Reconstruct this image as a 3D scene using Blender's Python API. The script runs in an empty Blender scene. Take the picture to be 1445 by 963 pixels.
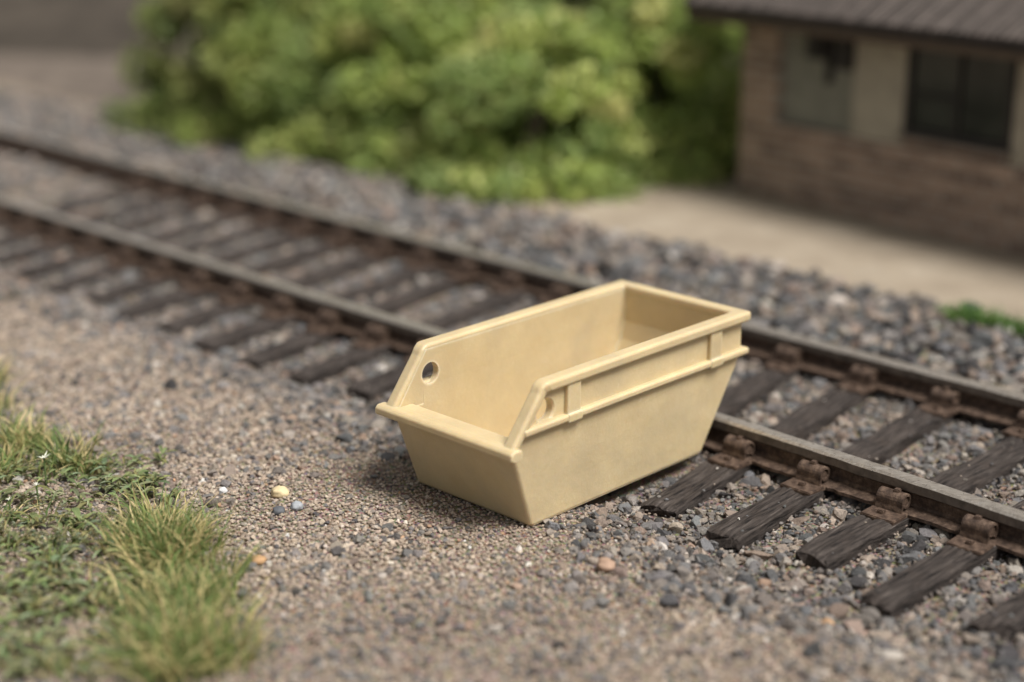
import bpy, bmesh, math, random
import numpy as np
from mathutils import Vector, Matrix, noise
random.seed(7); rng = np.random.default_rng(11)
SC = bpy.context.scene
COL = SC.collection
R2 = math.sqrt(2)

# ---------------------------------------------------------------- camera, sky, sun, exposure
cam_d = bpy.data.cameras.new('camera'); cam = bpy.data.objects.new('camera', cam_d); COL.objects.link(cam)
cam.location = (0.898, -19.706, 8.788)
cam.rotation_euler = (math.pi/2 - 0.31233, 0, 0)
cam_d.sensor_width = 36; cam_d.lens = 57.3; cam_d.clip_start = 0.1; cam_d.clip_end = 600
cam_d.dof.use_dof = True; cam_d.dof.focus_distance = 21.7; cam_d.dof.aperture_fstop = 0.11
SC.camera = cam
W = bpy.data.worlds.new('World'); SC.world = W; W.use_nodes = True
SUN_EL, SUN_AZ = math.radians(60), math.atan2(.80, -.60)
nt = W.node_tree; bg = nt.nodes['Background']
sky = nt.nodes.new('ShaderNodeTexSky'); sky.sky_type = 'NISHITA'; sky.sun_disc = False
sky.sun_elevation = SUN_EL; sky.sun_rotation = SUN_AZ; sky.dust_density = 3; sky.air_density = 1
hs = nt.nodes.new('ShaderNodeHueSaturation'); hs.inputs['Saturation'].default_value = .08
nt.links.new(sky.outputs[0], hs.inputs['Color']); nt.links.new(hs.outputs[0], bg.inputs[0]); bg.inputs[1].default_value = .065
sd = bpy.data.lights.new('sun', 'SUN'); sun = bpy.data.objects.new('sun', sd); COL.objects.link(sun)
sd.energy = 3.7; sd.angle = math.radians(24); sd.color = (1, .965, .915)
sdir = Vector((math.sin(SUN_AZ)*math.cos(SUN_EL), math.cos(SUN_AZ)*math.cos(SUN_EL), math.sin(SUN_EL)))
sun.rotation_euler = sdir.to_track_quat('Z', 'Y').to_euler(); sun.location = (20, -10, 30)
SC.view_settings.view_transform = 'Standard'; SC.view_settings.look = 'None'
SC.view_settings.exposure = 0.40; SC.view_settings.gamma = 1

# ---------------------------------------------------------------- helpers
def tag(o, label=None, cat=None, group=None, kind=None):
    if label: o['label'] = label
    if cat: o['category'] = cat
    if group: o['group'] = group
    if kind: o['kind'] = kind
    return o
def link(name, me, mats, parent=None, smooth=False):
    if not isinstance(mats, (list, tuple)): mats = [mats]
    for m in mats: me.materials.append(m)
    me.polygons.foreach_set('use_smooth', [bool(smooth)]*len(me.polygons))
    o = bpy.data.objects.new(name, me); COL.objects.link(o)
    if parent: o.parent = parent
    return o
def empty(name, loc=(0, 0, 0), rz=0):
    o = bpy.data.objects.new(name, None); COL.objects.link(o)
    o.location = loc; o.rotation_euler = (0, 0, rz); o.empty_display_size = .3
    return o
def bm_obj(name, bm, mat, parent=None, smooth=False):
    bmesh.ops.recalc_face_normals(bm, faces=bm.faces[:])
    me = bpy.data.meshes.new(name); bm.to_mesh(me); bm.free()
    return link(name, me, mat, parent, smooth)
def box(bm, x0, x1, y0, y1, z0, z1, mi=0):
    v = [bm.verts.new(p) for p in ((x0,y0,z0),(x1,y0,z0),(x1,y1,z0),(x0,y1,z0),(x0,y0,z1),(x1,y0,z1),(x1,y1,z1),(x0,y1,z1))]
    for f in ((3,2,1,0),(4,5,6,7),(0,1,5,4),(1,2,6,5),(2,3,7,6),(3,0,4,7)):
        bm.faces.new([v[i] for i in f]).material_index = mi
def prism(bm, poly, a0, a1, f):
    """poly of (p,q) extruded between a0 and a1; f(p,q,a) -> xyz"""
    A = [bm.verts.new(f(p, q, a0)) for p, q in poly]; B = [bm.verts.new(f(p, q, a1)) for p, q in poly]
    n = len(poly)
    bm.faces.new(A); bm.faces.new(B[::-1])
    for i in range(n): bm.faces.new((A[i], A[(i+1) % n], B[(i+1) % n], B[i]))
def cyl(bm, c, r, h, axis='Z', n=24, r2=None):
    m = Matrix.Translation(c)
    if axis == 'Y': m = m @ Matrix.Rotation(math.pi/2, 4, 'X')
    if axis == 'X': m = m @ Matrix.Rotation(math.pi/2, 4, 'Y')
    bmesh.ops.create_cone(bm, cap_ends=True, segments=n, radius1=r, radius2=r if r2 is None else r2, depth=h, matrix=m)
def bevel(o, w, seg=3, ang=35):
    m = o.modifiers.new('bevel', 'BEVEL'); m.width = w; m.segments = seg; m.limit_method = 'ANGLE'; m.angle_limit = math.radians(ang)
    m.harden_normals = False
    return o
def bake(o):
    """replace the object's mesh by its evaluated one"""
    dg = bpy.context.evaluated_depsgraph_get(); dg.update()
    me = bpy.data.meshes.new_from_object(o.evaluated_get(dg)); o.modifiers.clear(); o.data = me
    return o
def boolean(o, tool_bms, op):
    for tb in tool_bms:
        t = bm_obj('tool', tb, o.data.materials[0], o.parent)
        m = o.modifiers.new('b', 'BOOLEAN'); m.operation = op; m.object = t; m.solver = 'EXACT'
        bpy.context.view_layer.update(); bake(o); bpy.data.objects.remove(t)
    return o
def UV(u, v, z=0.):            # u runs away across the track, v runs along it towards the right
    return ((u+v)/R2, (u-v)/R2, z)
def np_mesh(name, V, F, tint=None, mi=None):
    """V (n,3), F (m,k) uniform polygons"""
    me = bpy.data.meshes.new(name); V = np.asarray(V, np.float32); F = np.asarray(F, np.int32); k = F.shape[1]
    me.vertices.add(len(V)); me.vertices.foreach_set('co', V.ravel())
    me.loops.add(F.size); me.loops.foreach_set('vertex_index', F.ravel())
    me.polygons.add(len(F)); me.polygons.foreach_set('loop_start', np.arange(0, F.size, k, dtype=np.int32))
    me.update(calc_edges=True)
    if tint is not None:
        a = me.color_attributes.new('tint', 'FLOAT_COLOR', 'POINT')
        a.data.foreach_set('color', np.concatenate([tint, np.ones((len(tint), 1))], 1).astype(np.float32).ravel())
    if mi is not None: me.polygons.foreach_set('material_index', np.asarray(mi, np.int32))
    me.update(); return me
def vnoise(x, y, s, seed=0):   # smooth value noise in numpy, -1..1
    x = np.asarray(x, float)/s+seed*17.3+1000; y = np.asarray(y, float)/s+seed*5.1+1000
    xi = np.floor(x).astype(np.int64); yi = np.floor(y).astype(np.int64); fx = x-xi; fy = y-yi
    fx = fx*fx*(3-2*fx); fy = fy*fy*(3-2*fy)
    def h(a, b):
        n = (a*374761393+b*668265263+seed*1442695) & 0xffffffff
        n = ((n ^ (n >> 13))*1274126177) & 0xffffffff
        return ((n ^ (n >> 16)) & 0xffff)/32767.5-1
    return (h(xi, yi)*(1-fx)+h(xi+1, yi)*fx)*(1-fy)+(h(xi, yi+1)*(1-fx)+h(xi+1, yi+1)*fx)*fy
def sst(a, b, x): t = np.clip((x-a)/(b-a), 0, 1); return t*t*(3-2*t)

# ---------------------------------------------------------------- materials
class N:
    def __init__(s, name, rough=.8, spec=.3, metal=0):
        s.m = bpy.data.materials.new(name); s.m.use_nodes = True; s.t = s.m.node_tree
        s.b = s.t.nodes['Principled BSDF']; s.b.inputs['Roughness'].default_value = rough
        s.b.inputs['Specular IOR Level'].default_value = spec; s.b.inputs['Metallic'].default_value = metal
        s.co = s.t.nodes.new('ShaderNodeTexCoord').outputs['Object']
    def n(s, typ, **k):
        n = s.t.nodes.new(typ)
        for a, b in k.items(): setattr(n, a, b)
        return n
    def l(s, a, b): s.t.links.new(a, b)
    def noise(s, scale, detail=4, rough=.6, stretch=None, dist=0):
        n = s.n('ShaderNodeTexNoise'); n.inputs['Scale'].default_value = scale; n.inputs['Detail'].default_value = detail
        n.inputs['Roughness'].default_value = rough; n.inputs['Distortion'].default_value = dist
        if stretch:
            mp = s.n('ShaderNodeMapping'); mp.inputs['Scale'].default_value = stretch
            s.l(s.co, mp.inputs[0]); s.l(mp.outputs[0], n.inputs[0])
        else: s.l(s.co, n.inputs[0])
        return n.outputs[0]
    def ramp(s, fac, stops):
        r = s.n('ShaderNodeValToRGB'); e = r.color_ramp.elements
        while len(e) < len(stops): e.new(.5)
        for q, (p, c) in zip(e, stops): q.position = p; q.color = (*c, 1) if len(c) == 3 else c
        s.l(fac, r.inputs[0]); return r.outputs[0]
    def mix(s, fac, a, b, mode='MIX'):
        m = s.n('ShaderNodeMix', data_type='RGBA', blend_type=mode)
        for sock, val in ((m.inputs[0], fac), (m.inputs[6], a), (m.inputs[7], b)):
            if hasattr(val, 'links'): s.l(val, sock)
            elif isinstance(val, (int, float)): sock.default_value = val
            else: sock.default_value = (*val, 1)
        return m.outputs[2]
    def bump(s, h, strength=.5, dist=.02, prev=None):
        b = s.n('ShaderNodeBump'); b.inputs['Strength'].default_value = strength; b.inputs['Distance'].default_value = dist
        s.l(h, b.inputs['Height'])
        if prev is not None: s.l(prev, b.inputs['Normal'])
        s.l(b.outputs[0], s.b.inputs['Normal']); return b.outputs[0]
    def color(s, c):
        if hasattr(c, 'links'): s.l(c, s.b.inputs['Base Color'])
        else: s.b.inputs['Base Color'].default_value = (*c, 1)
    def attr(s, nm='tint'):
        a = s.n('ShaderNodeAttribute'); a.attribute_name = nm; return a.outputs['Color']

def m_resin():
    k = N('cream_resin', .42, .45)
    c = k.ramp(k.noise(1.3, 5, .6), [(.3, (.565, .44, .25)), (.7, (.66, .535, .32))])
    c = k.mix(k.ramp(k.noise(.9, 4, .6, dist=.3), [(.42, (0, 0, 0)), (.68, (.55,)*3)]), c, (.45, .37, .245))
    c = k.mix(k.ramp(k.noise(38, 3, .6), [(.35, (0, 0, 0)), (.7, (.35,)*3)]), c, (.52, .395, .21))
    c = k.mix(k.ramp(k.noise(5.5, 6, .75), [(.62, (0, 0, 0)), (.74, (.45,)*3)]), c, (.76, .66, .46))
    ge = k.n('ShaderNodeNewGeometry'); bv = k.n('ShaderNodeBevel', samples=6); bv.inputs[0].default_value = .07
    dp = k.n('ShaderNodeVectorMath', operation='DOT_PRODUCT'); k.l(bv.outputs[0], dp.inputs[0]); k.l(ge.outputs['Normal'], dp.inputs[1])
    edge_highlight_wear = k.ramp(dp.outputs['Value'], [(.80, (.8,)*3), (.985, (0, 0, 0))])  # chipped edges plus a bright edge highlight painted into the resin colour
    edge_highlight_wear = k.mix(1., edge_highlight_wear, k.ramp(k.noise(7, 5, .7), [(.35, (.5,)*3), (.65, (1, 1, 1))]), 'MULTIPLY')
    c = k.mix(edge_highlight_wear, c, (.88, .80, .62))
    k.color(c)
    k.b.inputs['Subsurface Weight'].default_value = .35; k.b.inputs['Subsurface Radius'].default_value = (.9, .5, .2)
    k.b.inputs['Subsurface Scale'].default_value = .12
    b = k.bump(k.noise(60, 3, .6), .16, .008); k.bump(k.noise(4.5, 4, .6), .35, .03, b)
    k.l(k.ramp(k.noise(9, 4), [(.3, (.28,)*3), (.75, (.5,)*3)]), k.b.inputs['Roughness'])
    return k.m
def m_stone(name='gravel_stone', bs=.5):
    k = N(name, .88, .25)
    sp = k.ramp(k.noise(34, 4, .7), [(.25, (.55, .54, .53)), (.5, (1, 1, 1)), (.8, (1.4, 1.36, 1.3))])
    k.color(k.mix(1., k.attr(), sp, 'MULTIPLY'))
    k.bump(k.noise(26, 5, .75), bs, .09)
    return k.m
def m_dirt():
    k = N('tan_dirt', .95, .15)
    c = k.ramp(k.noise(5, 8, .7), [(.3, (.17, .135, .105)), (.55, (.24, .195, .15)), (.75, (.31, .255, .20))])
    v = k.n('ShaderNodeTexVoronoi'); v.inputs['Scale'].default_value = 22; k.l(k.co, v.inputs[0])
    k.color(k.mix(.35, c, v.outputs['Color'], 'SOFT_LIGHT'))
    b = k.bump(v.outputs['Distance'], .8, .03); k.bump(k.noise(14, 6, .7), .6, .05, b)
    return k.m
def m_yard():
    k = N('pale_sand', .95, .15)
    c = k.ramp(k.noise(.8, 8, .7), [(.3, (.27, .22, .165)), (.5, (.35, .29, .22)), (.72, (.41, .35, .275))])
    c = k.mix(k.ramp(k.noise(3.2, 7, .8), [(.52, (0, 0, 0)), (.66, (.6,)*3)]), c, (.17, .14, .11))
    k.color(c); k.bump(k.noise(12, 6, .7), .7, .06); return k.m
def m_wood():
    k = N('weathered_dark_timber', .85, .25)
    g = k.noise(2.6, 9, .72, (9, .7, 7), .25)
    c = k.ramp(g, [(.36, (.006, .005, .005)), (.45, (.035, .028, .025)), (.60, (.080, .066, .058)), (.78, (.23, .195, .175))])
    c = k.mix(k.ramp(k.noise(2.2, 4), [(.5, (0, 0, 0)), (.75, (.4,)*3)]), c, (.08, .058, .045))
    k.color(c); b = k.bump(g, 1., .05); k.bump(k.noise(30, 4), .4, .02, b); return k.m
def m_rust(name='rusty_iron', dark=1.):
    k = N(name, .62, .4, .25)
    c = k.ramp(k.noise(9, 8, .75), [(.30, (.022*dark, .015*dark, .012*dark)), (.48, (.085*dark, .055*dark, .040*dark)), (.60, (.17*dark, .115*dark, .082*dark)), (.74, (.33*dark, .25*dark, .19*dark))])
    k.color(c); b = k.bump(k.noise(45, 5, .7), .6, .02); k.bump(k.noise(8, 3), .4, .03, b)
    k.l(k.ramp(k.noise(12, 4), [(.3, (.45,)*3), (.7, (.75,)*3)]), k.b.inputs['Roughness']); return k.m
def m_head():
    k = N('worn_rail_steel', .38, .5, .75)
    g = k.noise(5, 7, .7, (.6, 8, 8))
    c = k.ramp(g, [(.3, (.33, .28, .23)), (.5, (.54, .48, .41)), (.7, (.80, .75, .68))])
    c = k.mix(k.ramp(k.noise(7, 6, .75), [(.6, (0, 0, 0)), (.7, (.8,)*3)]), c, (.12, .09, .065))
    k.color(c); k.bump(k.noise(30, 5, .7), .35, .015)
    k.l(k.ramp(k.noise(10, 5), [(.3, (.22,)*3), (.7, (.5,)*3)]), k.b.inputs['Roughness']); return k.m
def m_leaf(name, trans=.25, rough=.55):
    k = N(name, rough, .3)
    k.color(k.attr())
    tr = k.n('ShaderNodeBsdfTranslucent'); k.l(k.attr(), tr.inputs[0])
    mx = k.n('ShaderNodeMixShader'); mx.inputs[0].default_value = trans
    k.l(k.b.outputs[0], mx.inputs[1]); k.l(tr.outputs[0], mx.inputs[2])
    k.l(mx.outputs[0], k.t.nodes['Material Output'].inputs[0]); return k.m
def m_brick():
    k = N('brown_brick', .9, .2)
    mp = k.n('ShaderNodeMapping'); mp.inputs['Rotation'].default_value = (math.pi/2, 0, 0); k.l(k.co, mp.inputs[0])
    b = k.n('ShaderNodeTexBrick'); k.l(mp.outputs[0], b.inputs[0])
    b.inputs['Scale'].default_value = 1; b.inputs['Brick Width'].default_value = .7; b.inputs['Row Height'].default_value = .25
    b.inputs['Mortar Size'].default_value = .028; b.inputs['Color1'].default_value = (.16, .105, .08, 1); b.inputs['Color2'].default_value = (.46, .32, .235, 1)
    b.inputs['Mortar'].default_value = (.42, .38, .32, 1); b.inputs['Bias'].default_value = -.1
    c = k.mix(k.ramp(k.noise(1.6, 5, .7), [(.4, (0, 0, 0)), (.7, (.6,)*3)]), b.outputs[0], (.34, .25, .19))
    c = k.mix(k.ramp(k.noise(.7, 5, .7, (1, 1, 2.5)), [(.5, (0, 0, 0)), (.75, (.5,)*3)]), c, (.13, .08, .06))
    k.color(c); k.bump(b.outputs['Fac'], -.6, .03); return k.m
def m_plain(name, c, rough=.8, var=.15, scale=6, spec=.3, metal=0):
    k = N(name, rough, spec, metal)
    a = tuple(x*(1-var) for x in c); b = tuple(min(1, x*(1+var)) for x in c)
    k.color(k.ramp(k.noise(scale, 5, .65), [(.3, a), (.7, b)])); k.bump(k.noise(scale*5, 4), .3, .01); return k.m
def m_roof():
    k = N('roof_tiles', .8, .25)
    w = k.n('ShaderNodeTexWave'); w.inputs['Scale'].default_value = 1.6; w.inputs['Distortion'].default_value = .6; w.bands_direction = 'X'; k.l(k.co, w.inputs[0])
    c = k.ramp(k.noise(2.5, 6, .7), [(.3, (.05, .042, .037)), (.7, (.12, .098, .086))])
    k.color(k.mix(.5, c, w.outputs[0], 'SOFT_LIGHT')); k.bump(w.outputs[1], .8, .08); return k.m

RESIN, STONE, DIRT, YARD, WOOD, RUST, HEAD = m_resin(), m_stone(), m_dirt(), m_yard(), m_wood(), m_rust(), m_head()
HSIDE = m_plain('brown_rail_side', (.15, .125, .105), .5, .45, 7, .5, .4)
RUSTD = m_rust('dark_rusty_steel', .85)
GRASS, LEAF, BUSHL = m_leaf('grass_blade', .3), m_leaf('weed_leaf', .2, .4), m_leaf('bush_leaf', .42, .5)
BARK = m_plain('bark', (.06, .045, .03)); BRICK = m_brick(); ROOF = m_roof()

# ---------------------------------------------------------------- ground
def gz(u, v):
    """ground height: tan dirt near the camera, ballast bed around the track, yard beyond"""
    edge = 1.15+.35*vnoise(v, 0*v, 1.7, 3)-.5*sst(1, 4, v)
    z = -.03-.20*sst(edge, edge+1.2, u)
    z = z+.21*sst(9.0, 12.6, u)
    z = z+.022*vnoise(u, v, .8, 1)+.012*vnoise(u, v, .3, 2)
    return z
def axis(lo, hi, step, far):
    a = list(np.arange(lo, hi+1e-6, step)); s = step; x = hi
    while x < far: s *= 1.35; x += s; a.append(x)
    s = step; x = lo; b = []
    while x > -far: s *= 1.35; x -= s; b.append(x)
    return np.array(b[::-1]+a)
U_, V_ = axis(-8, 14, .14, 260), axis(-20, 12, .14, 260)
GU, GV = np.meshgrid(U_, V_, indexing='ij'); GZ = gz(GU, GV)
P = np.stack([(GU+GV)/R2, (GU-GV)/R2, GZ], -1).reshape(-1, 3)
nu, nv = GU.shape; idx = np.arange(nu*nv).reshape(nu, nv)
F = np.stack([idx[:-1, :-1], idx[:-1, 1:], idx[1:, 1:], idx[1:, :-1]], -1).reshape(-1, 4)[:, ::-1]
g = link('ground', np_mesh('ground', P, F), DIRT, smooth=True); tag(g, kind='structure')
# pale sandy yard in front of the building
us = np.concatenate([[0], np.linspace(.4, 9, 30), [16, 40]]); vs = np.linspace(-13.5, 40, 180)
YU = 12.95+.25*vnoise(vs, vs*0, 1.1, 5)+.3*vnoise(vs, vs*0, 3.1, 6)
PU = YU[None]+us[:, None]; PV = vs[None]+0*PU
PV = PV - (PV < -12)*0 + sst(0, 8, us)[:, None]*1.0*(vs[None] < -12)
PZ = .02+.015*vnoise(PU, PV, .9, 8)-.06*(us[:, None] < .01)
idx = np.arange(PU.size).reshape(PU.shape)
F = np.stack([idx[:-1, :-1], idx[:-1, 1:], idx[1:, 1:], idx[1:, :-1]], -1).reshape(-1, 4)[:, ::-1]
y = link('yard', np_mesh('yard', np.stack([(PU+PV)/R2, (PU-PV)/R2, PZ], -1).reshape(-1, 3), F), YARD, smooth=True); tag(y, kind='structure')
# dark bank of earth far behind on the left
bx = np.linspace(-95, -13, 40); by = np.linspace(0, 1, 14)
BX, BY = np.meshgrid(bx, by, indexing='ij')
BZ = 7*np.sin(BY*math.pi*.5)*(1+.2*vnoise(BX, BY*10, 6, 4)); BYY = 42+BY*22+2*vnoise(BX, BY*9, 7, 9)
idx = np.arange(BX.size).reshape(BX.shape)
F = np.stack([idx[:-1, :-1], idx[1:, :-1], idx[1:, 1:], idx[:-1, 1:]], -1).reshape(-1, 4)
b = link('hill', np_mesh('hill', np.stack([BX, BYY, BZ-.3], -1).reshape(-1, 3), F), m_plain('dark_earth', (.055, .045, .035), .95, .4, .6), smooth=True); tag(b, kind='structure')

sx = np.linspace(0, 1, 30); SU, SV = np.meshgrid(13.7+sx*30, np.linspace(-60, -18.3, 40), indexing='ij')  # ground sheet at far left, darker brown than the rest
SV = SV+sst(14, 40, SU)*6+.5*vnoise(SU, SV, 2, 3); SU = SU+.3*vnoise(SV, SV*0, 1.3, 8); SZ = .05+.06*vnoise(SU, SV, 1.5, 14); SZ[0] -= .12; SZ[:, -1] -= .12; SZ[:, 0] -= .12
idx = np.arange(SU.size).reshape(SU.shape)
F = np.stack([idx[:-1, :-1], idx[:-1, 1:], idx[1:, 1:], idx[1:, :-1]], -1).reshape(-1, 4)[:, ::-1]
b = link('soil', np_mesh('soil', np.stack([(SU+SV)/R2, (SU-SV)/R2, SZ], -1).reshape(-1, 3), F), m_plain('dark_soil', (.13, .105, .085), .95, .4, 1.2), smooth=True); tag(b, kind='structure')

# ---------------------------------------------------------------- gravel
def ico(sub):
    bm = bmesh.new(); bmesh.ops.create_icosphere(bm, subdivisions=sub, radius=1)
    V = np.array([v.co[:] for v in bm.verts]); F = np.array([[v.index for v in f.verts] for f in bm.faces]); bm.free(); return V, F
def rock_templates(sub, n, amp):
    V, F = ico(sub); out = []
    for i in range(n):
        W_ = V.copy()
        for _ in range(9):                                  # chop with planes: broken faces
            d = rng.normal(size=3); d /= np.linalg.norm(d); h = rng.uniform(.35, .8)
            s = W_ @ d; W_ -= np.outer(np.maximum(s-h, 0), d)*.95
        W_ *= 1+rng.normal(0, amp, (len(V), 1)); out.append(W_)
    return np.array(out), F
T_BIG, F_BIG = rock_templates(2, 12, .075)
T_SML, F_SML = rock_templates(1, 16, .16)
def rand_rot(n):
    q = rng.normal(size=(n, 4)); q /= np.linalg.norm(q, axis=1, keepdims=True); w, x, y, z = q.T
    return np.stack([1-2*(y*y+z*z), 2*(x*y-z*w), 2*(x*z+y*w), 2*(x*y+z*w), 1-2*(x*x+z*z), 2*(y*z-x*w), 2*(x*z-y*w), 2*(y*z+x*w), 1-2*(x*x+y*y)], -1).reshape(n, 3, 3)
PAL = np.array([[.155,.155,.165],[.085,.09,.10],[.21,.20,.195],[.27,.205,.165],[.34,.27,.21],[.25,.175,.135],[.42,.38,.34],[.19,.165,.15],[.055,.055,.06],[.36,.22,.14],[.60,.57,.53],[.29,.25,.21],[.14,.155,.17]])
PAL = PAL*.62+PAL.mean(1, keepdims=True)*.38*np.array([1.05, 1.0, .93])
W_BAL = np.array([.17,.13,.13,.11,.07,.07,.05,.11,.05,.012,.008,.07,.10]); W_BAL /= W_BAL.sum()
PALD = np.array([[.40,.325,.25],[.36,.29,.225],[.44,.365,.285],[.31,.25,.195],[.24,.205,.175],[.38,.30,.225],[.17,.16,.155],[.50,.44,.365],[.10,.095,.095],[.42,.27,.17],[.62,.60,.56]])
PALD = PALD*np.array([1.07, 1.09, 1.14])
W_DRT = np.array([.22,.20,.14,.13,.08,.10,.035,.04,.016,.005,.006]); W_DRT /= W_DRT.sum()
STC = np.array([1.01, .985, .965])
def visible(x, y, mx=.10):
    X, Y = x-.898, y+19.706; c, s = math.cos(.31233), math.sin(.31233)
    D = Y*c+8.788*s; H = Y*s-8.788*c
    px = 2300*X/D; py = 2300*H/D
    return (np.abs(px) < 722*(1+2*mx)) & (np.abs(py) < 481*(1+2*mx))
def stones(name, u, v, z, r, pal, wts, big, flat=.75, mat=STONE):
    n = len(u); T, Fc = (T_BIG, F_BIG) if big else (T_SML, F_SML)
    t = T[rng.integers(0, len(T), n)]
    sc = r[:, None]*rng.uniform(.75, 1.25, (n, 3)); sc[:, 2] *= flat
    rt = rand_rot(n); p = np.einsum('nij,nkj->nki', rt, t)*sc[:, None, :]
    p += np.stack([(u+v)/R2, (u-v)/R2, z], -1)[:, None, :]
    col = pal[rng.choice(len(pal), n, p=wts)]*STC*rng.uniform(.78, 1.22, (n, 1))*rng.uniform(.98, 1.02, (n, 3))
    k = T.shape[1]
    F = (Fc[None]+(np.arange(n)*k)[:, None, None]).reshape(-1, 3)
    return p.reshape(-1, 3), F, np.repeat(col, k, 0)
def jgrid(u0, u1, v0, v1, s, j=.42):
    a, b = np.meshgrid(np.arange(u0, u1, s), np.arange(v0, v1, s), indexing='ij')
    a = a.ravel(); b = b.ravel(); a = a+rng.uniform(-j, j, a.shape)*s; b = b+rng.uniform(-j, j, b.shape)*s
    m = visible((a+b)/R2, (a-b)/R2); return a[m], b[m]
def merge(parts):
    V, F, C, o = [], [], [], 0
    for p, f, c in parts: V.append(p); F.append(f+o); C.append(c); o += len(p)
    return np.concatenate(V), np.concatenate(F), np.concatenate(C)

# track geometry (needed so that stones stay off the sleepers)
NEAR = [(-40, 4.0), (-20, 4.33), (-7, 4.5), (-5, 4.58), (0, 4.72), (3, 4.69), (6, 4.60), (14, 4.35)]
FAR = [(-40, 8.60), (-15, 8.64), (-9, 8.68), (-1.5, 8.64), (4, 8.68), (14, 8.60)]
def poly(tab, v):
    a = np.array(tab); 
    return float(np.mean([np.interp(v+d, a[:, 0], a[:, 1]) for d in np.linspace(-1.6, 1.6, 9)]))
SLEEP = []
for i in range(-18, 6):
    vn = 1.41+1.3*i; off = -.1-.37*max(0, min(1.8, (4.2-vn)/2.6)) if vn < 4.2 else -.1+.05*(vn-4.2)
    vf = vn+off
    un0 = 2.30+random.uniform(-.2, .22)
    SLEEP.append((vn, vf, un0, 9.25))
def sleeper_mask(u, v, pad=0.):
    m = np.zeros(u.shape, bool)
    for vn, vf, u0, u1 in SLEEP:
        a = vn+(u-4.55)*(vf-vn)/4.0
        m |= (np.abs(v-a+.05*vnoise(u, vn+0*u, .5, 77)) < .25+pad) & (u > u0-pad) & (u < u1)
    return m
def in_skip(u, v, pad=0.): return (u > .50-pad) & (u < 4.3+pad) & (np.abs(v+.02) < 1.08+pad)

parts = []
# ballast bed: two passes of stones of mixed sizes
def dirt_edge(v): return 1.25+.45*vnoise(v, v*0, 1.3, 3)-.55*sst(0, 4, v)
for s, r0, r1, big in ((.17, .055, .115, True), (.27, .10, .17, True)):
    u, v = jgrid(.3, 8.8, -40, 9, s)
    keep = (u > dirt_edge(v)+rng.normal(0, .45, u.shape)) & ~sleeper_mask(u, v, r0*.35) & ~in_skip(u, v, -.12)
    if s > .25: keep &= (rng.random(u.shape) < .5) & (~sleeper_mask(u, v, .10)) & ~in_skip(u, v, .12)
    u, v = u[keep], v[keep]; r = rng.uniform(r0, r1, u.shape)
    z = gz(u, v)+r*.25+rng.uniform(-.02, .03, u.shape)
    uc = np.array([poly(NEAR, q) for q in v]); z = np.where(np.abs(u-uc) < .32, np.minimum(z, -.06-r*.75), z)
    z = np.where(in_skip(u, v, .05), np.minimum(z, -.02-r*.7), z)
    parts.append(stones('b', u, v, z, r, PAL, W_BAL, big))
# larger ballast beyond the far rail
for s, r0, r1, pk in ((.24, .10, .16, 1), (.42, .16, .25, .5)):
    u, v = jgrid(8.0, 14.2 if s < .3 else 13.4, -44, 10, s)
    uf = np.array([poly(FAR, q) for q in v]); lim = 12.95+.25*vnoise(v, v*0, 1.1, 5)+.3*vnoise(v, v*0, 3.1, 6)
    keep = (u > uf+.34) & (u < lim+rng.normal(0, .16, u.shape)) & (rng.random(u.shape) < pk) & ~((v < -12) & (u > 13.9)) & ~((np.abs((u+v)/R2-9.7) < .85) & (np.abs((u-v)/R2-8.72+((u+v)/R2-9)*.9) < .3))
    u, v = u[keep], v[keep]; r = rng.uniform(r0, r1, u.shape); z = gz(u, v)+r*.35+.05
    parts.append(stones('b', u, v, z, r, PAL, W_BAL, True))
# small stones filling the gaps in the bed
u, v = jgrid(.8, 8.6, -24, 9, .085)
keep = (u > dirt_edge(v)+rng.normal(0, .3, u.shape)) & ~sleeper_mask(u, v, -.01) & ~in_skip(u, v, -.1)
u, v = u[keep], v[keep]; r = rng.uniform(.022, .048, u.shape)
z = gz(u, v)+.03+rng.uniform(-.01, .05, u.shape)
uc = np.array([poly(NEAR, q) for q in v]); z = np.where(np.abs(u-uc) < .30, np.minimum(z, -.10), z)
z = np.where(in_skip(u, v, .04), np.minimum(z, -.05), z)
parts.append(stones('b', u, v, z, r, PAL*.8+PALD[:, :].mean(0)*.1, W_BAL, False))
# crumbs lying on the sleepers
u, v = jgrid(2.2, 8.4, -6, 9, .14)
keep = sleeper_mask(u, v, 0) & (rng.random(u.shape) < .10+.35*sst(.45, .9, vnoise(u, v, .7, 61)+.25)*(v < 1)) & ~in_skip(u, v, .1)
u, v = u[keep], v[keep]; r = rng.uniform(.015, .035, u.shape)
parts.append(stones('b', u, v, -.045+r*.5, r, PAL, W_BAL, False))
V, F, C = merge(parts)
o = link('ballast', np_mesh('ballast', V, F, C), STONE)
tag(o, 'grey, brown and pinkish ballast stones packed around the sleepers and rails', 'ballast', kind='stuff')

parts = []
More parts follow.
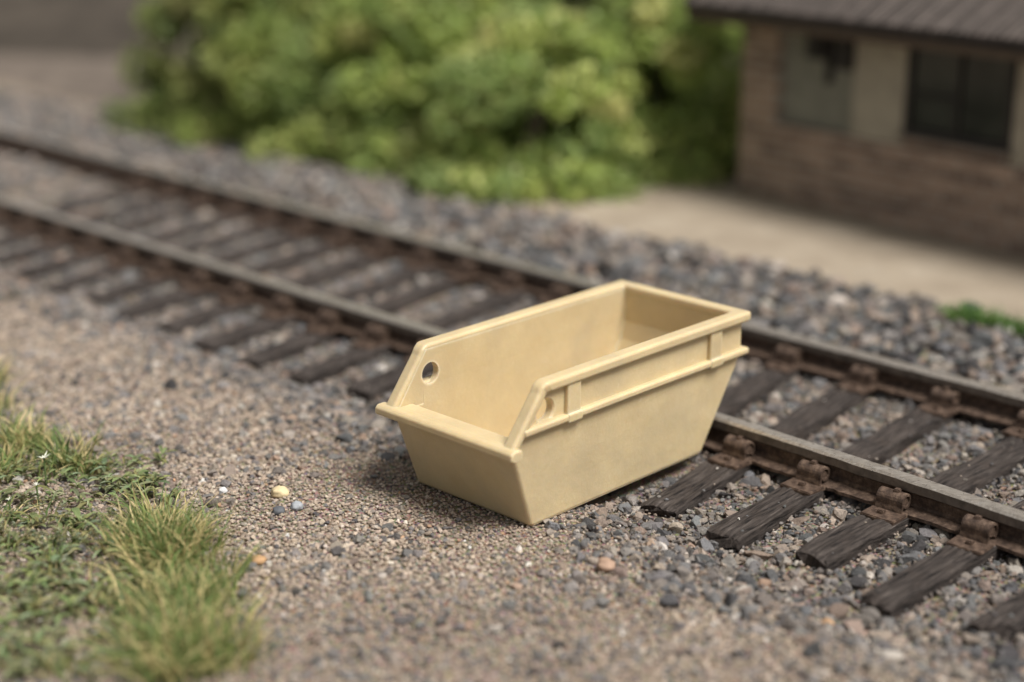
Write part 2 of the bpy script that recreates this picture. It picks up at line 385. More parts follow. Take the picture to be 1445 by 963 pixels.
# fine tan grit in the foreground; coarser grains further left and in patches
u, v = jgrid(-8.5, 3.0, -13, 11, .06)
keep = (u < dirt_edge(v)+.5+rng.normal(0, .4, u.shape)) & ~in_skip(u, v, -.12)
u, v = u[keep], v[keep]; coarse = sst(-.2, .9, vnoise(u, v, 1.6, 12)+.8*sst(-2, -4.5, v)+.25)
r = (.022+.014*rng.random(u.shape))*(1+.9*coarse*rng.random(u.shape))
parts.append(stones('g', u, v, gz(u, v)+r*.25+rng.uniform(-.008, .022, u.shape), r, PALD, W_DRT, False))
for s, r0, r1, pk in ((.13, .04, .07, .50), (.24, .07, .115, .34)):
    u, v = jgrid(-8.5, 2.6, -13, 11, s)
    d = .12+sst(-.25, .5, vnoise(u, v, 1.5, 21)+1.3*sst(-2.0, -4.4, v)+1.1*sst(.8, 3.2, v)*sst(-3.5, -.5, u)-.35*np.exp(-((u+.8)**2+(v+.5)**2)/2.2))
    keep = (rng.random(u.shape) < pk*(d+.5*sst(-.9, .2, u-dirt_edge(v)))) & (u < dirt_edge(v)+1.0) & ~sleeper_mask(u, v, r0) & ~in_skip(u, v, r1)
    u, v = u[keep], v[keep]; r = rng.uniform(r0, r1, u.shape)
    m = merge([stones('g', u, v, gz(u, v)+r*.35, r, PAL*.85+PALD.mean(0)*.12, W_BAL, r0 > .06)])
    parts.append(m)
V, F, C = merge(parts)
o = link('grit', np_mesh('grit', V, F, C), STONE)
tag(o, 'fine tan grit and small pebbles covering the open dirt around the skip', 'grit', kind='stuff')

# single pebbles that stand out
def pebble(name, x, y, r, col, label, fl=.75):
    bm = bmesh.new(); bmesh.ops.create_icosphere(bm, subdivisions=3, radius=r)
    ph = random.uniform(0, 50)
    for w in bm.verts:
        n = noise.noise(w.co*(1.6/r)+Vector((ph, 0, 0)))*.28+noise.noise(w.co*(4/r)+Vector((0, ph, 0)))*.10
        w.co *= 1+n; w.co.z *= fl
    o = bm_obj(name, bm, m_plain(name+'_'+label.split()[0], col, .7, .18, 9), smooth=True)
    u, v = (x+y)/R2, (x-y)/R2
    o.location = (x, y, float(gz(np.array(u), np.array(v)))+r*.55); tag(o, label, 'pebble', 'loose pebbles lying on the grit')
pebble('pebble', -2.25, .70, .115, (.62, .50, .30), 'pale yellow pebble, the brightest, on the grit left of the skip')
pebble('pebble', -3.04, .80, .06, (.62, .62, .62), 'small white pebble beside the grass at the upper tips of the blades')
pebble('pebble', -1.97, .30, .085, (.32, .335, .355), 'light bluish grey pebble just below the pale yellow pebble')
pebble('pebble', -2.19, .16, .085, (.10, .105, .115), 'dark slate pebble below and left of the bluish grey pebble')
pebble('pebble', -2.24, -1.35, .10, (.44, .27, .14), 'orange pebble on the grit in front of the grass', .5)
pebble('pebble', 4.55, -2.75, .085, (.42, .26, .14), 'orange pebble by the sleeper end at lower right')
pebble('pebble', 2.05, -1.55, .12, (.36, .24, .17), 'rough reddish brown pebble in front of the sleeper ends', .7)

# ---------------------------------------------------------------- rails
def rail(name, tab, label):
    prof = [(-.25, -.06), (.25, -.06), (.25, -.015), (.06, .03), (.04, .07), (.04, .20), (.115, .245), (.115, .365), (.082, .40),
            (-.082, .40), (-.115, .365), (-.115, .245), (-.04, .20), (-.04, .07), (-.06, .03), (-.25, -.015)]
    vs = np.arange(-34, 12, .09); n = len(prof); V = []
    for k, v in enumerate(vs):
        uc = poly(tab, v)
        for j, (a, z) in enumerate(prof):
            rag = 0
            if j in (0, 15): rag = .022*vnoise(v, 0., .13, 31)+.02*vnoise(v, 0., .4, 32)
            dz = .006*float(vnoise(v, a*9, .3, 33)) if j not in (8, 9) else .003*float(vnoise(v, 0., .7, 33))
            V.append(UV(uc+a+float(rag), v, z+dz))
    m = len(vs); F, mi = [], []
    for k in range(m-1):
        for j in range(n):
            a, b = k*n+j, k*n+(j+1) % n
            F.append((a, b, b+n, a+n)); mi.append(1 if j in (7, 8, 9) else 3 if j in (6, 10) else (2 if 0 < j < 7 or 10 <= j <= 13 else 0))
    me = np_mesh(name, V, np.array(F), None, mi)
    o = link(name, me, [RUST, HEAD, RUSTD, HSIDE]); tag(o, label, 'rail', 'rails of the track')
    return o
rail('rail', NEAR, 'near rusty rail with worn bright top, passing right behind the cream skip')
rail('rail', FAR, 'far rusty rail, bordering the ballast in front of the sandy yard')

# ---------------------------------------------------------------- sleepers with their chairs and bolts
def band(path, th):
    """closed outline of a strip of thickness th following path"""
    L, Rr = [], []
    for i, p in enumerate(path):
        a = Vector(path[max(i-1, 0)]); b = Vector(path[min(i+1, len(path)-1)]); d = (b-a).normalized(); nn = Vector((-d.y, d.x))
        L.append(Vector(p)+nn*th/2); Rr.append(Vector(p)-nn*th/2)
    return L, Rr
def chair_meshes(kind):
    """local frame: x = v (along rail), y = u with the rail centre at 0, z up"""
    bm = bmesh.new()                                         # base plate with a slightly lifted lip
    box(bm, -.25, .25, -.65, -.20, -.075, -.003)
    plate = bpy.data.meshes.new('base_plate'); bmesh.ops.recalc_face_normals(bm, faces=bm.faces[:])
    bmesh.ops.bevel(bm, geom=bm.edges[:], offset=.012, segments=2, affect='EDGES'); bm.to_mesh(plate); bm.free()
    bm = bmesh.new()                                         # rolled jaw
    cy, cz, r = -.21, .13, .105
    path = [(-.335, -.03), (-.325, .02), (-.312, .07)]
    a0 = math.radians(188); a1 = math.radians(-150 if kind == 0 else -60)
    for i in range(20):
        t = a0+(a1-a0)*i/19; rr = r*(1-.28*(i/19) if kind == 0 else 1)
        path.append((cy+rr*math.cos(t), cz+rr*math.sin(t)))
    L, Rr = band(path, .034)
    for i in range(len(path)-1):
        q = [L[i], L[i+1], Rr[i+1], Rr[i]]
        A = [bm.verts.new((-.20, p.x, p.y)) for p in q]; B = [bm.verts.new((.20, p.x, p.y)) for p in q]
        bm.faces.new(A); bm.faces.new(B[::-1])
        bm.faces.new((A[0], A[1], B[1], B[0])); bm.faces.new((A[2], A[3], B[3], B[2]))
        if i == 0: bm.faces.new((A[3], A[0], B[0], B[3]))
        if i == len(path)-2: bm.faces.new((A[1], A[2], B[2], B[1]))
    cyl(bm, (0, cy+.01, cz-.01), .05 if kind == 0 else .07, .35, 'X', 14)
    bmesh.ops.remove_doubles(bm, verts=bm.verts[:], dist=1e-4)
    bmesh.ops.recalc_face_normals(bm, faces=bm.faces[:])
    jaw = bpy.data.meshes.new('jaw'); bm.to_mesh(jaw); bm.free()
    bm = bmesh.new(); box(bm, -.045, .045, -.045, .045, 0, .055)
    bmesh.ops.bevel(bm, geom=bm.edges[:], offset=.012, segments=2, affect='EDGES')
    bolt = bpy.data.meshes.new('bolt'); bm.to_mesh(bolt); bm.free()
    for me in (plate, jaw, bolt): me.materials.append(RUST)
    for p in jaw.polygons: p.use_smooth = False
    return plate, jaw, bolt
CH = [chair_meshes(0), chair_meshes(1)]
def mk(name, me, parent, loc=(0, 0, 0), rz=0):
    o = bpy.data.objects.new(name, me); COL.objects.link(o); o.parent = parent; o.location = loc; o.rotation_euler = (0, 0, rz); return o
def sleeper_mesh(L, seed):
    nx, nw, nh = int(L/.05), 16, 4                           # local: x = v (width), y = u (length), origin at the near end
    ring = [(-.27+.54*i/nw, 1.) for i in range(nw+1)]+[(.27, 1-(j+1)/nh) for j in range(nh)]+[(.27-.54*(i+1)/nw, 0.) for i in range(nw)]+[(-.27, (j+1)/nh) for j in range(nh-1)]
    k = len(ring); V = []
    R = random.Random(seed); warp = [R.uniform(-.02, .02) for _ in range(3)]; taper = R.uniform(-.06, .06); kw = R.uniform(.80, 1.02)
    for i in range(nx+1):
        y = L*i/nx
        for (x, t) in ring:
            g1 = float(vnoise(x, y*.07, .045, seed)); g2 = float(vnoise(x, y*.1, .12, seed+50)); ed = float(vnoise(y, t*.3, .25, seed+9))
            rag = .13*float(vnoise(x, t*.2, .09, seed+3))+.12*float(vnoise(x, 0., .3, seed+4))
            yy = y+rag*max(0, 1-y/.35)
            edge = max(0, (abs(x)-.22)/.05)
            endd = max(0, 1-y/.12)
            z = -.24+.20*t+(t > .95)*(.026*g1+.020*g2-.014*edge-.02*endd)
            V.append((x*kw*(1+taper*y/L)+(.018*ed+.01*g1)*np.sign(x)*(abs(x) > .2)+warp[0]*math.sin(y), yy, z))
    F = []
    for i in range(nx):
        for j in range(k): F.append((i*k+j, i*k+(j+1) % k, (i+1)*k+(j+1) % k, (i+1)*k+j))
    me = bpy.data.meshes.new('sleeper'); caps = [tuple(range(k))[::-1], tuple(nx*k+j for j in range(k))]
    me.from_pydata([tuple(map(float, p)) for p in V], [], F+caps); me.update(); return me
def sl_label(i, vn):
    if i == 2: return 'dark cracked sleeper second to the right of the skip, its split end proud of ballast'
    names = {0: 'dark timber sleeper under the right part of the skip', -1: 'dark timber sleeper under the left part of the skip',
             1: 'dark timber sleeper first clear to the right of the skip', 3: 'dark timber sleeper third to the right of the skip',
             4: 'dark timber sleeper fourth to the right of the skip', 5: 'dark timber sleeper in the lower right corner, fifth from the skip'}
    if i in names: return names[i]
    k = -1-i
    words = ['first', 'second', 'third', 'fourth', 'fifth', 'sixth', 'seventh', 'eighth', 'ninth', 'tenth', 'eleventh', 'twelfth', 'thirteenth', 'fourteenth', 'fifteenth', 'sixteenth', 'seventeenth']
    return 'blurred dark timber sleeper, %s clear to the left of the skip' % words[k-1]
for n_, i in enumerate(range(-18, 6)):
    vn, vf, u0, u1 = SLEEP[n_]
    if vn < -20: continue
    ang = math.atan2(vf-vn, 4.0)+math.radians(random.uniform(-1.6, 1.6))                             # fanning
    v0 = vn+(u0-4.55)*(vf-vn)/4.0
    root = empty('sleeper', UV(u0, v0, random.uniform(-.035, 0) if i < -1 else random.uniform(-.012, .01)), -math.pi/4-ang)   # local x along v, local y along u
    tag(root, sl_label(i, vn), 'sleeper', 'timber sleepers of the track')
    beam = link('beam', sleeper_mesh(u1-u0, 100+i), WOOD, root, smooth=False)
    for q, tab in enumerate((NEAR, FAR)):
        vv = vn if q == 0 else vf
        uc = poly(tab, vv)
        inv = (Matrix.Translation(Vector(UV(u0, v0, 0))) @ Matrix.Rotation(-math.pi/4-ang, 4, 'Z')).inverted()
        lp = inv @ Vector(UV(uc, vv, 0)); lp.z = -root.location.z
        plate, jaw, bolt = CH[0 if i in (2, 1, -5) else 1]
        pl = mk('base_plate', plate, root, lp, ang+random.uniform(-.05, .05))
        jw = mk('jaw', jaw, root, lp, ang+random.uniform(-.03, .03))
        mk('bolt', bolt, pl, (random.uniform(-.04, .02), -.48, -.008), random.uniform(-.3, .3))
        mk('bolt', bolt, jw, (random.uniform(-.05, .05), -.21, .222), random.uniform(-.3, .3))
        # the same chair on the other side of the rail
        pl = mk('base_plate', plate, root, lp, math.pi+ang); jw = mk('jaw', jaw, root, lp, math.pi+ang)
        mk('bolt', bolt, pl, (0, -.48, -.008), .1)

# ---------------------------------------------------------------- the skip
L, w, Ht = 5.0, 1.233, 1.992
skip = empty('skip', (0, 0, .0), 0.804)
tag(skip, 'cream resin model rubbish skip with sloping cut-away front, standing on grit beside the rail', 'skip')
def XZ(y0, y1, poly_):
    bm = bmesh.new(); prism(bm, poly_, y0, y1, lambda p, q, a: (p, a, q)); return bm
def body():
    # outer hull: bottom rectangle lofted to belt, then vertical
    def ring(z, x0, x1, h, r=.055, n=4):
        out = []
        for cx, cy, a in ((x0+r, -h+r, 180), (x1-r, -h+r, 270), (x1-r, h-r, 0), (x0+r, h-r, 90)):
            for q in range(n+1):
                t = math.radians(a+90*q/n); out.append((cx+r*math.cos(t), cy+r*math.sin(t), z))
        return out
    def loft(rings):
        bm = bmesh.new(); vs = [[bm.verts.new(p) for p in r] for r in rings]
        bm.faces.new(vs[0][::-1]); bm.faces.new(vs[-1])
        for a, b in zip(vs, vs[1:]):
            for i in range(len(a)): bm.faces.new((a[i], a[(i+1) % len(a)], b[(i+1) % len(a)], b[i]))
        return bm
    outer = loft([ring(0, .583, 4.05, 1.045), ring(.012, .548, 4.09, 1.07), ring(.05, .517, 4.145, 1.083), ring(1.2, .115, 4.835, 1.125), ring(1.42, .1, 4.93, 1.13), ring(1.93, .1, 4.93, 1.13)])
    o = bm_obj('body', outer, RESIN, skip)
    inner = loft([ring(.15, .78, 4.02, .955), ring(1.16, .37, 4.71, .99), ring(1.42, .30, 4.80, 1.0), ring(2.3, .30, 4.80, 1.0)])
    # cut-away at the front
    cut = XZ(-2, 2, [(-.5, 1.18), (.115, 1.18), (.67, 1.95), (.67, 2.6), (-.5, 2.6)])
    cut2 = XZ(-1.0, 1.0, [(-.5, 1.17), (.6, 1.17), (.6, 2.6), (-.5, 2.6)])
    hol = bmesh.new(); cyl(hol, (.735, 0, 1.575), .155, 4, 'Y', 40)
    cs = []
    for s in (-1, 1):
        c = bmesh.new(); m = Matrix.Translation((.735, s*1.13, 1.575)) @ Matrix.Rotation(-s*math.pi/2, 4, 'X')
        bmesh.ops.create_cone(c, cap_ends=True, segments=40, radius1=.13, radius2=.225, depth=.10, matrix=m); cs.append(c)
    boolean(o, [inner, cut, cut2, hol]+cs, 'DIFFERENCE')
    bevel(o, .022, 3); return o
body()
T = .15
def swept(name, rings, bev):
    bm = bmesh.new(); vs = [[bm.verts.new(p) for p in r] for r in rings]; n = len(vs[0])
    bm.faces.new(vs[0]); bm.faces.new(vs[-1][::-1])
    for a, b in zip(vs, vs[1:]):
        for i in range(n): bm.faces.new((a[i], b[i], b[(i+1) % n], a[(i+1) % n]))
    return bevel(bm_obj(name, bm, RESIN, skip), bev, 5, 20)
def mirror(h): return h+[[(x, -y, z) for x, y, z in r] for r in h[::-1]]
def sec(xt, zt, xb, zb, yi=1.004, yo=1.20): return [(xb, yo, zb), (xt, yo, zt), (xt, yi, zt), (xb, yi, zb)]
half = [sec(.03, 1.20, .16, 1.16), sec(.555, Ht-.13, .66, Ht-T-.075), sec(.60, Ht-.05, .69, Ht-T-.02), sec(.69, Ht, .77, Ht-T, yo=w-.008), sec(2.8, Ht+.006, 2.8, Ht-T+.004, 1.0, w-.012),
        [(L, w, Ht-T), (L, w, Ht), (4.79, 1.004, Ht), (4.79, 1.004, Ht-T)]]
swept('top_rim', mirror(half), .05)
# front lip bar
o = bm_obj('front_lip', XZ(-1.28, 1.28, [(-.045, 1.13), (.03, 1.09), (.14, 1.10), (.17, 1.14), (.17, 1.225), (.13, 1.252), (.01, 1.252), (-.04, 1.215)]), RESIN, skip)
bevel(o, .03, 4, 20)
o = bm_obj('ledge', XZ(-1.002, 1.002, [(.10, 1.11), (.40, 1.13), (.40, 1.215), (.37, 1.230), (.10, 1.230)]), RESIN, skip); bevel(o, .02, 3)
# lower rail: runs along both sides and round the back
swept('side_rail', mirror([[(.27, 1.222, 1.345), (.27, 1.222, 1.445), (.27, 1.06, 1.445), (.27, 1.06, 1.345)],
    [(2.6, 1.214, 1.347), (2.6, 1.214, 1.447), (2.6, 1.06, 1.447), (2.6, 1.06, 1.347)],
    [(L-.01, 1.222, 1.345), (L-.01, 1.222, 1.445), (4.86, 1.06, 1.445), (4.86, 1.06, 1.345)]]), .034)
for s in (-1, 1):
    for xp in (1.22, 4.23):
        bm = bmesh.new(); y0, y1 = sorted((s*1.08, s*1.198)); box(bm, xp-.13, xp+.13, y0, y1, 1.33, 1.88)
        y0, y1 = sorted((s*1.08, s*1.228)); box(bm, xp-.14, xp+.14, y0, y1, 1.325, 1.452)
        bevel(bm_obj('post', bm, RESIN, skip), .026, 3)

# ---------------------------------------------------------------- grass and weeds
def blades(pos, h, wd, lean, col, segs=5, curl=.6, mat=GRASS):
    """pos (n,3), h height, wd width, lean (n,2) horizontal tip offset"""
    n = len(pos); t = np.linspace(0, 1, segs+1)
    ang = rng.uniform(0, 2*np.pi, n); side = np.stack([np.cos(ang), np.sin(ang), 0*ang], -1)
    P = pos[:, None, :]+np.zeros((n, segs+1, 3))
    P[:, :, 0] += lean[:, None, 0]*t[None]**1.7; P[:, :, 1] += lean[:, None, 1]*t[None]**1.7
    ll = np.linalg.norm(lean, axis=1)
    P[:, :, 2] += h[:, None]*(t-curl*.45*t**3*(ll/h)[:, None].clip(0, 1.5))
    P[:, 1:-1, :2] += rng.normal(0, .008, (n, segs-1, 2))
    W_ = wd[:, None]*(1-t[None]**2*.92)*.5
    A = P-side[:, None]*W_[..., None]; B = P+side[:, None]*W_[..., None]
    V = np.stack([A, B], 2).reshape(n, -1, 3); k = V.shape[1]
    f = np.array([[2*i, 2*i+1, 2*i+3, 2*i+2] for i in range(segs)])
    F = (f[None]+(np.arange(n)*k)[:, None, None]).reshape(-1, 4)
    C = np.repeat(col, k, 0).reshape(n, k, 3)
    C = C*1.4
    return V.reshape(-1, 3), F, C.reshape(-1, 3)
GP = np.array([[.10,.15,.045],[.14,.18,.055],[.21,.23,.08],[.08,.12,.04],[.38,.32,.15],[.50,.40,.21],[.18,.22,.09]])
def gcol(n, straw=.2):
    wts = np.array([.26,.22,.18,.16,straw*.5,straw*.35,.14]); wts /= wts.sum()
    return GP[rng.choice(7, n, p=wts)]*rng.uniform(.75, 1.25, (n, 1))
def clump_field(clumps, per, hr, wr, spread, straw, out=1.):
    ps, hs_, ln, cs = [], [], [], []
    for (x, y, rad, hk) in clumps:
        n = int(per*rad*rad/.09); a = rng.uniform(0, 2*np.pi, n); r = rad*np.sqrt(rng.random(n))
        px, py = x+r*np.cos(a), y+r*np.sin(a); h = rng.uniform(*hr, n)*hk
        u, v = (px+py)/R2, (px-py)/R2
        ps.append(np.stack([px, py, gz(u, v)-.01], -1)); hs_.append(h)
        d = np.stack([np.cos(a), np.sin(a)], -1)*(r/rad*out)[:, None]*spread+rng.normal(0, spread*.5, (n, 2))
        ln.append(d*h[:, None]); cs.append(gcol(n, straw))
    p = np.concatenate(ps); h = np.concatenate(hs_); n = len(p)
    return blades(p, h, rng.uniform(*wr, n), np.concatenate(ln), np.concatenate(cs))
cl = []
for _ in range(46):   # main foreground tuft between weeds and grit
    t = random.random(); cx = -3.55+1.35*t+random.gauss(0, .28); cy = -.35-3.9*t**.9+random.gauss(0, .22)
    cl.append((cx-.2, cy, random.uniform(.22, .42), random.uniform(.8, 1.25)))
for _ in range(84):
    x = random.uniform(-8.6, -5.1); y = random.uniform(.9, 5.6)
    if y < 5.0-(x+7.3)*1.45: cl.append((x, y, random.uniform(.22, .42), random.uniform(.7, 1.25)))
for _ in range(16): cl.append((random.uniform(-6.6, -4.9), random.uniform(1.2, 2.6), random.uniform(.15, .3), random.uniform(.5, .9)))
for _ in range(24): cl.append((random.uniform(-6.2, -3.6), random.uniform(-4.4, 0), random.uniform(.15, .3), random.uniform(.5, .9)))
V, F, C = clump_field(cl, 52, (.28, .62), (.018, .034), .8, .6)
o = link('grass', np_mesh('grass', V, F, C), GRASS); tag(o, 'tufts of green and straw coloured grass growing over the left edge of the grit', 'grass', kind='stuff')
cl = [(random.uniform(8.95, 10.4), 0, random.uniform(.14, .22), random.uniform(.7, 1)) for _ in range(34)]
cl = [(x, 8.72+(x-9)*(-.9)+random.uniform(-.16, .16), r, h) for x, _, r, h in cl]
GP_ = GP.copy(); GP[:] = GP*np.array([.7, .95, .8])
V, F, C = clump_field(cl, 70, (.24, .5), (.03, .05), .6, .02); GP[:] = GP_
o = link('grass_tuft', np_mesh('grass_tuft', V, F, C), GRASS); tag(o, 'low dark green tuft of grass at the edge of ballast and sandy yard', 'grass', kind='stuff')
# leafy weeds: rosettes of pointed leaves
def weeds(spots, lr, col0, name, label):
    Vs, Fs, Cs, o_ = [], [], [], 0
    for (x, y, z0, n, k) in spots:
        for j in range(n):
            a = random.uniform(0, 2*math.pi); ln = random.uniform(*lr)*k; wd = ln*random.uniform(.2, .36); up = random.uniform(.1, .9)
            d = Vector((math.cos(a), math.sin(a), 0)); s = Vector((-d.y, d.x, 0)); st = Vector((x, y, z0+random.uniform(0, .16)*k))
            c = np.array(col0)*random.uniform(.6, 1.4)*np.array([random.uniform(.85, 1.3), 1, random.uniform(.8, 1.3)])
            for t, ww in ((0, .12), (.3, .8), (.6, 1), (.85, .55), (1, .03)):
                c0 = st+d*ln*t+Vector((0, 0, ln*(up*t-.7*t*t*up+.12)))
                Vs += [c0-s*wd*ww/2+Vector((0, 0, .02*ww)), c0, c0+s*wd*ww/2+Vector((0, 0, .02*ww))]; Cs += [c]*3
            for q in range(4):
                b = o_+q*3; Fs += [(b, b+1, b+4, b+3), (b+1, b+2, b+5, b+4)]
            o_ += 15
    o = link(name, np_mesh(name, np.array([v[:] for v in Vs]), np.array(Fs), np.array(Cs)), LEAF); return tag(o, label, 'weeds', kind='stuff')
sp = []
for _ in range(520):
    x = random.uniform(-6.7, -3.5); y = random.uniform(-4.3, 1.9)
    if x > -4.35-.30*(y-1)*0+.5*random.random() and y > .6: continue
    sp.append((x, y, -.01, random.randint(4, 7), random.uniform(.45, .95)))
for _ in range(10): sp.append((-4.12+random.gauss(0, .10), .97+random.gauss(0, .08), .0, 6, .8))
weeds(sp, (.12, .34), (.19, .225, .10), 'weeds', 'low leafy dark green weeds in the bottom left corner')
sp = [(random.uniform(-6.5, -4.2), random.uniform(-3.2, .4), .12, random.randint(10, 16), random.uniform(.35, .55)) for _ in range(170)]
weeds(sp, (.08, .16), (.32, .34, .20), 'ground_cover', 'pale green small leaved ground cover among the dark weeds')
# white star flowers
def flower(x, y, z, k, label):
    bm = bmesh.new()
    for i in range(9):
        a = i/9*2*math.pi+random.uniform(-.15, .15); ln = .11*k*random.uniform(.8, 1.2); d = Vector((math.cos(a), math.sin(a), random.uniform(.2, .9))); s = Vector((-math.sin(a), math.cos(a), 0))*.016*k
        b = Vector((0, 0, 0)); p = [b-s*.4, b+d*ln*.5-s, b+d*ln, b+d*ln*.5+s, b+s*.4]
        vv = [bm.verts.new(q) for q in p]; bm.faces.new(vv)
    root = empty('flower', (x, y, z)); tag(root, label, 'flower', 'small white flowers among the weeds')
    bm_obj('petals', bm, PET, root)
    st = bmesh.new(); cyl(st, (0, 0, -z/2), .012, z, 'Z', 6); bm_obj('stem', st, STEM, root)
PET = m_plain('white_petal', (.62, .62, .52)); STEM = m_plain('green_stem', (.10, .15, .05))
flower(-5.50, 1.00, .42, .8, 'white star flower, the tallest, at the top of the weeds')
flower(-5.40, .25, .34, .45, 'small white flower just below the tallest white star flower')
flower(-5.65, -.15, .30, .45, 'small white flower near the left edge of the weeds')

# ---------------------------------------------------------------- bushes
BC = np.array([1.48, 1.52, 1.75])*np.array([[.25,.30,.07],[.33,.35,.10],[.17,.22,.06],[.18,.23,.07],[.46,.42,.17],[.21,.27,.09]])
def bush(x, y, rx, h, dens, label, tone=1., seed=0):
    root = empty('bush', (x, y, 0)); tag(root, label, 'bush', 'bushes behind the track')
    R = np.random.default_rng(seed)
    nc = int(110*rx*h/16); cl = []
    while len(cl) < nc:
        a = R.uniform(0, 2*np.pi); tz = R.uniform(0, 1)**1.1; f = R.uniform(.62, 1.)*math.sqrt(max(0, 1-tz**2.4))*(1-.12*(1-tz)**3)
        cl.append(np.array([math.cos(a)*rx*f, math.sin(a)*rx*f, .3+tz*(h-.9)]))
    for _ in range(int(14*rx)):
        a = R.uniform(0, 2*np.pi); f = R.uniform(.8, 1.12); cl.append(np.array([math.cos(a)*rx*f, math.sin(a)*rx*f, R.uniform(.1, .5)]))
    cl = np.array(cl); nc = len(cl)
    P, S, K = [], [], []
    for c in cl:
        n = int(dens*R.uniform(.6, 1.3)); cr = R.uniform(.5, .9)
        q = R.normal(size=(n, 3)); q /= np.linalg.norm(q, axis=1, keepdims=True); q *= cr*R.uniform(.55, 1, (n, 1))
        P.append(c+q*np.array([1, 1, .8])); base = BC[R.choice(6, p=[.24,.17,.22,.12,.10,.15])]
        K.append((base*.65+BC[R.choice(6, n)]*.35)*R.uniform(.7, 1.3, (n, 1))*tone)
    P = np.concatenate(P); K = np.concatenate(K); n = len(P); P[:, 2] = np.maximum(P[:, 2], .05)
    rt = rand_rot(n); s = rng.uniform(.07, .16, n)
    lf = np.array([[0, -1, 0], [.55, 0, .1], [0, 1, 0], [-.55, 0, .1]])
    V = (np.einsum('nij,kj->nki', rt, lf)*s[:, None, None]+P[:, None]).reshape(-1, 3)
    F = np.arange(n*4).reshape(n, 4)
    link('foliage', np_mesh('foliage', V, F, np.repeat(K, 4, 0)), BUSHL, root)
    bm = bmesh.new()
    for k in range(7):
        c = cl[R.integers(0, nc)]*.8; b0 = Vector((R.uniform(-.4, .4), R.uniform(-.4, .4), -.05)); d = Vector(c)-b0
        m = Matrix.Translation(b0+d/2) @ d.to_track_quat('Z', 'Y').to_matrix().to_4x4()
        bmesh.ops.create_cone(bm, cap_ends=True, segments=7, radius1=.13, radius2=.04, depth=d.length, matrix=m)
    bm_obj('stems', bm, BARK, root)
BUSHES = [(1.4, 20.7, 2.6, 4.6, 'yellow green bush whose foot reaches the corner of ballast and sandy yard', 1.1),
 (4.5, 22.6, 2.6, 5.4, 'mid green bush next to the left end of the brick building', 1.1),
 (-1.6, 24.3, 2.8, 5.6, 'light green bush left of the yellow green one, directly behind the ballast', 1.1),
 (-5.0, 26.2, 2.9, 6.0, 'green bush behind the ballast, second from the left in the front row', 1.),
 (-7.8, 28.4, 2.3, 5.4, 'dark green bush at the left end of the front row of bushes', .7),
 (7.0, 26.5, 2.3, 6.5, 'tall green bush partly hidden behind the left end of the building', 1.15),
 (3.0, 27.6, 3.0, 8.4, 'tall bush at the back, above the gap right of the picture middle', .95),
 (-1.8, 29.8, 3.2, 9.0, 'tall bush at the back, above the middle of the front row', 1.),
 (-6.0, 33.0, 3.2, 9.5, 'tall dark bush at the back left, above the dark green bush', .7)]
for k, (x, y, r, h, lb, tn) in enumerate(BUSHES): bush(x, y, r, h, 190, lb, tn, 40+k)

# ---------------------------------------------------------------- building
# local frame: x along the facade (left to right), y into the building, z up
FA = math.atan2(-6.24, 5.2)
bl = empty('brick_building', (6.44, 19.64, 0), FA)
tag(bl, 'low brown brick building with cream wall panels, dark window and overhanging tiled roof', 'building')
CREAM = m_plain('cream_render', (.40, .36, .28), .85, .14, 2.2); GREY = m_plain('grey_green_render', (.24, .235, .19), .85, .18, 2.2)
DARKW = m_plain('dark_painted_wood', (.035, .03, .028), .6, .2, 5); BEAM = m_plain('brown_eave_board', (.11, .08, .055), .7, .2, 4)
SILL = m_plain('stone_sill', (.20, .17, .14), .8, .2, 4)
gl = N('dark_window_glass', .12, .5); gl.color(gl.ramp(gl.noise(.8, 3), [(.3, (.012, .016, .012)), (.7, (.055, .062, .048))])); GLASS = gl.m
BH = 1.80
def part(name, mat, boxes, parent=bl, bev=.015):
    bm = bmesh.new()
    for b in boxes: box(bm, *b)
    o = bm_obj(name, bm, mat, parent)
    if bev: bevel(o, bev, 2)
    return o
part('brick_base', BRICK, [(0, 16, 0, .4, -.1, BH)])
part('brick_pillar', BRICK, [(0, 1.06, .003, .45, BH, 4.5)])
part('side_wall', BRICK, [(.003, .4, .45, 8, -.1, 4.5)])
part('grey_panel', GREY, [(1.06, 3.30, .24, .5, BH, 4.5)])
part('cream_panel', CREAM, [(3.30, 4.78, .08, .5, BH, 4.5)])
part('cream_panel', CREAM, [(7.50, 16, .08, .5, BH+.002, 4.5)])
part('brick_infill', BRICK, [(4.78, 7.50, .12, .5, BH, 1.98)])
part('lintel', BRICK, [(4.78, 7.50, .12, .5, 4.22, 4.5)])
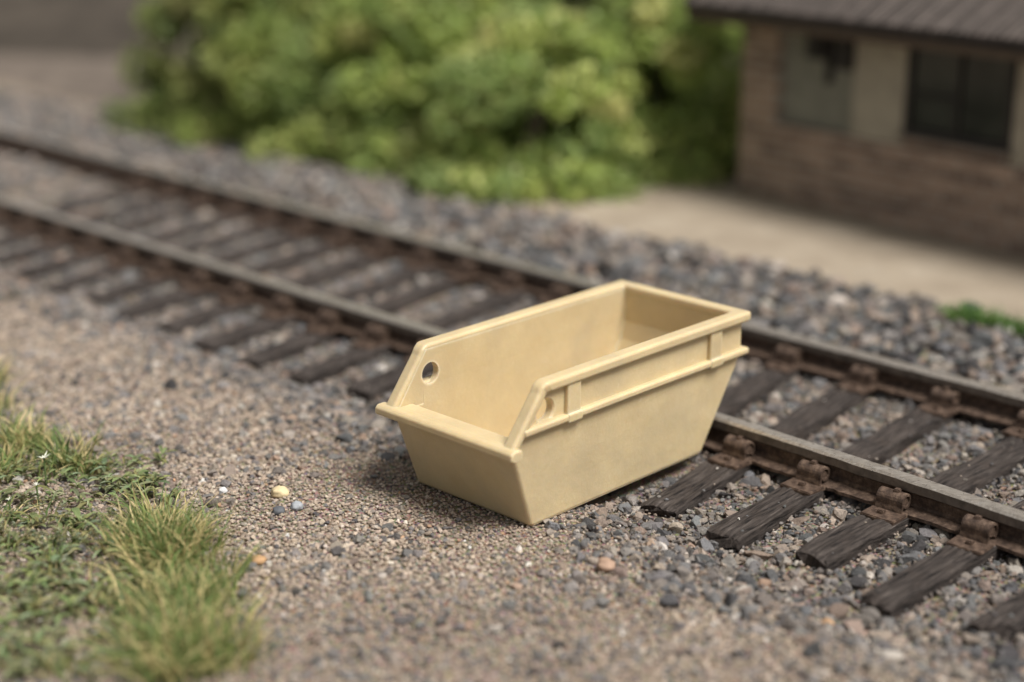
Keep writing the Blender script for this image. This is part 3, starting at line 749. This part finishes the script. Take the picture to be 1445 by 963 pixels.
wf = part('window', DARKW, [(4.78, 4.92, .02, .2, 2.08, 4.22), (7.36, 7.50, .02, .2, 2.08, 4.22), (4.92, 7.36, .02, .2, 4.08, 4.22), (4.92, 7.36, .02, .2, 2.08, 2.24), (6.10, 6.19, .03, .19, 2.24, 4.08), (4.92, 6.10, .035, .185, 2.95, 3.02)])
part('pane', GLASS, [(4.92, 7.36, .12, .14, 2.24, 4.08)], wf, 0)
part('sill', SILL, [(4.70, 7.58, -.10, .3, 1.98, 2.08)], wf)
part('bracket', DARKW, [(1.98, 2.40, -.06, .24, 3.45, 4.1)]); part('bracket', DARKW, [(2.82, 3.25, -.06, .24, 3.30, 4.1)])
part('downpipe', DARKW, [(2.45, 2.60, .08, .24, 2.9, 4.4)])
part('eave_beam', BEAM, [(-.6, 16, -.75, .0, 4.22, 4.36)])
part('fascia', DARKW, [(-.95, 16, -1.06, -.96, 4.33, 4.50)])
part('eave_board', BEAM, [(-.93, 16, -1.03, -.97, 4.14, 4.327)])
part('soffit', BEAM, [(-.9, 16, -.955, .1, 4.38, 4.44)])
bm = bmesh.new()
prism(bm, [(-1.15, 4.50), (-1.15, 4.58), (3.8, 7.0), (8.8, 4.58), (8.8, 4.50)], -1.0, 16.2, lambda p, q, a: (a, p, q))
rf = bm_obj('roof', bm, ROOF, bl)
k = 0
bm = bmesh.new()
for q in range(58):                                          # raised ribs of the tiles
    xx = -.9+q*.3; sl = (7.0-4.58)/4.95
    p = [(-1.16, 4.585), (3.7, 4.585+4.86*sl)]
    A = [bm.verts.new(v_) for v_ in ((xx, p[0][0], p[0][1]), (xx+.12, p[0][0], p[0][1]), (xx+.06, p[0][0], p[0][1]+.035), (xx, p[1][0], p[1][1]), (xx+.12, p[1][0], p[1][1]), (xx+.06, p[1][0], p[1][1]+.035))]
    bm.faces.new((A[0], A[1], A[2])); bm.faces.new((A[0], A[2], A[5], A[3])); bm.faces.new((A[2], A[1], A[4], A[5])); bm.faces.new((A[3], A[5], A[4]))
bm_obj('tile_ribs', bm, ROOF, rf)
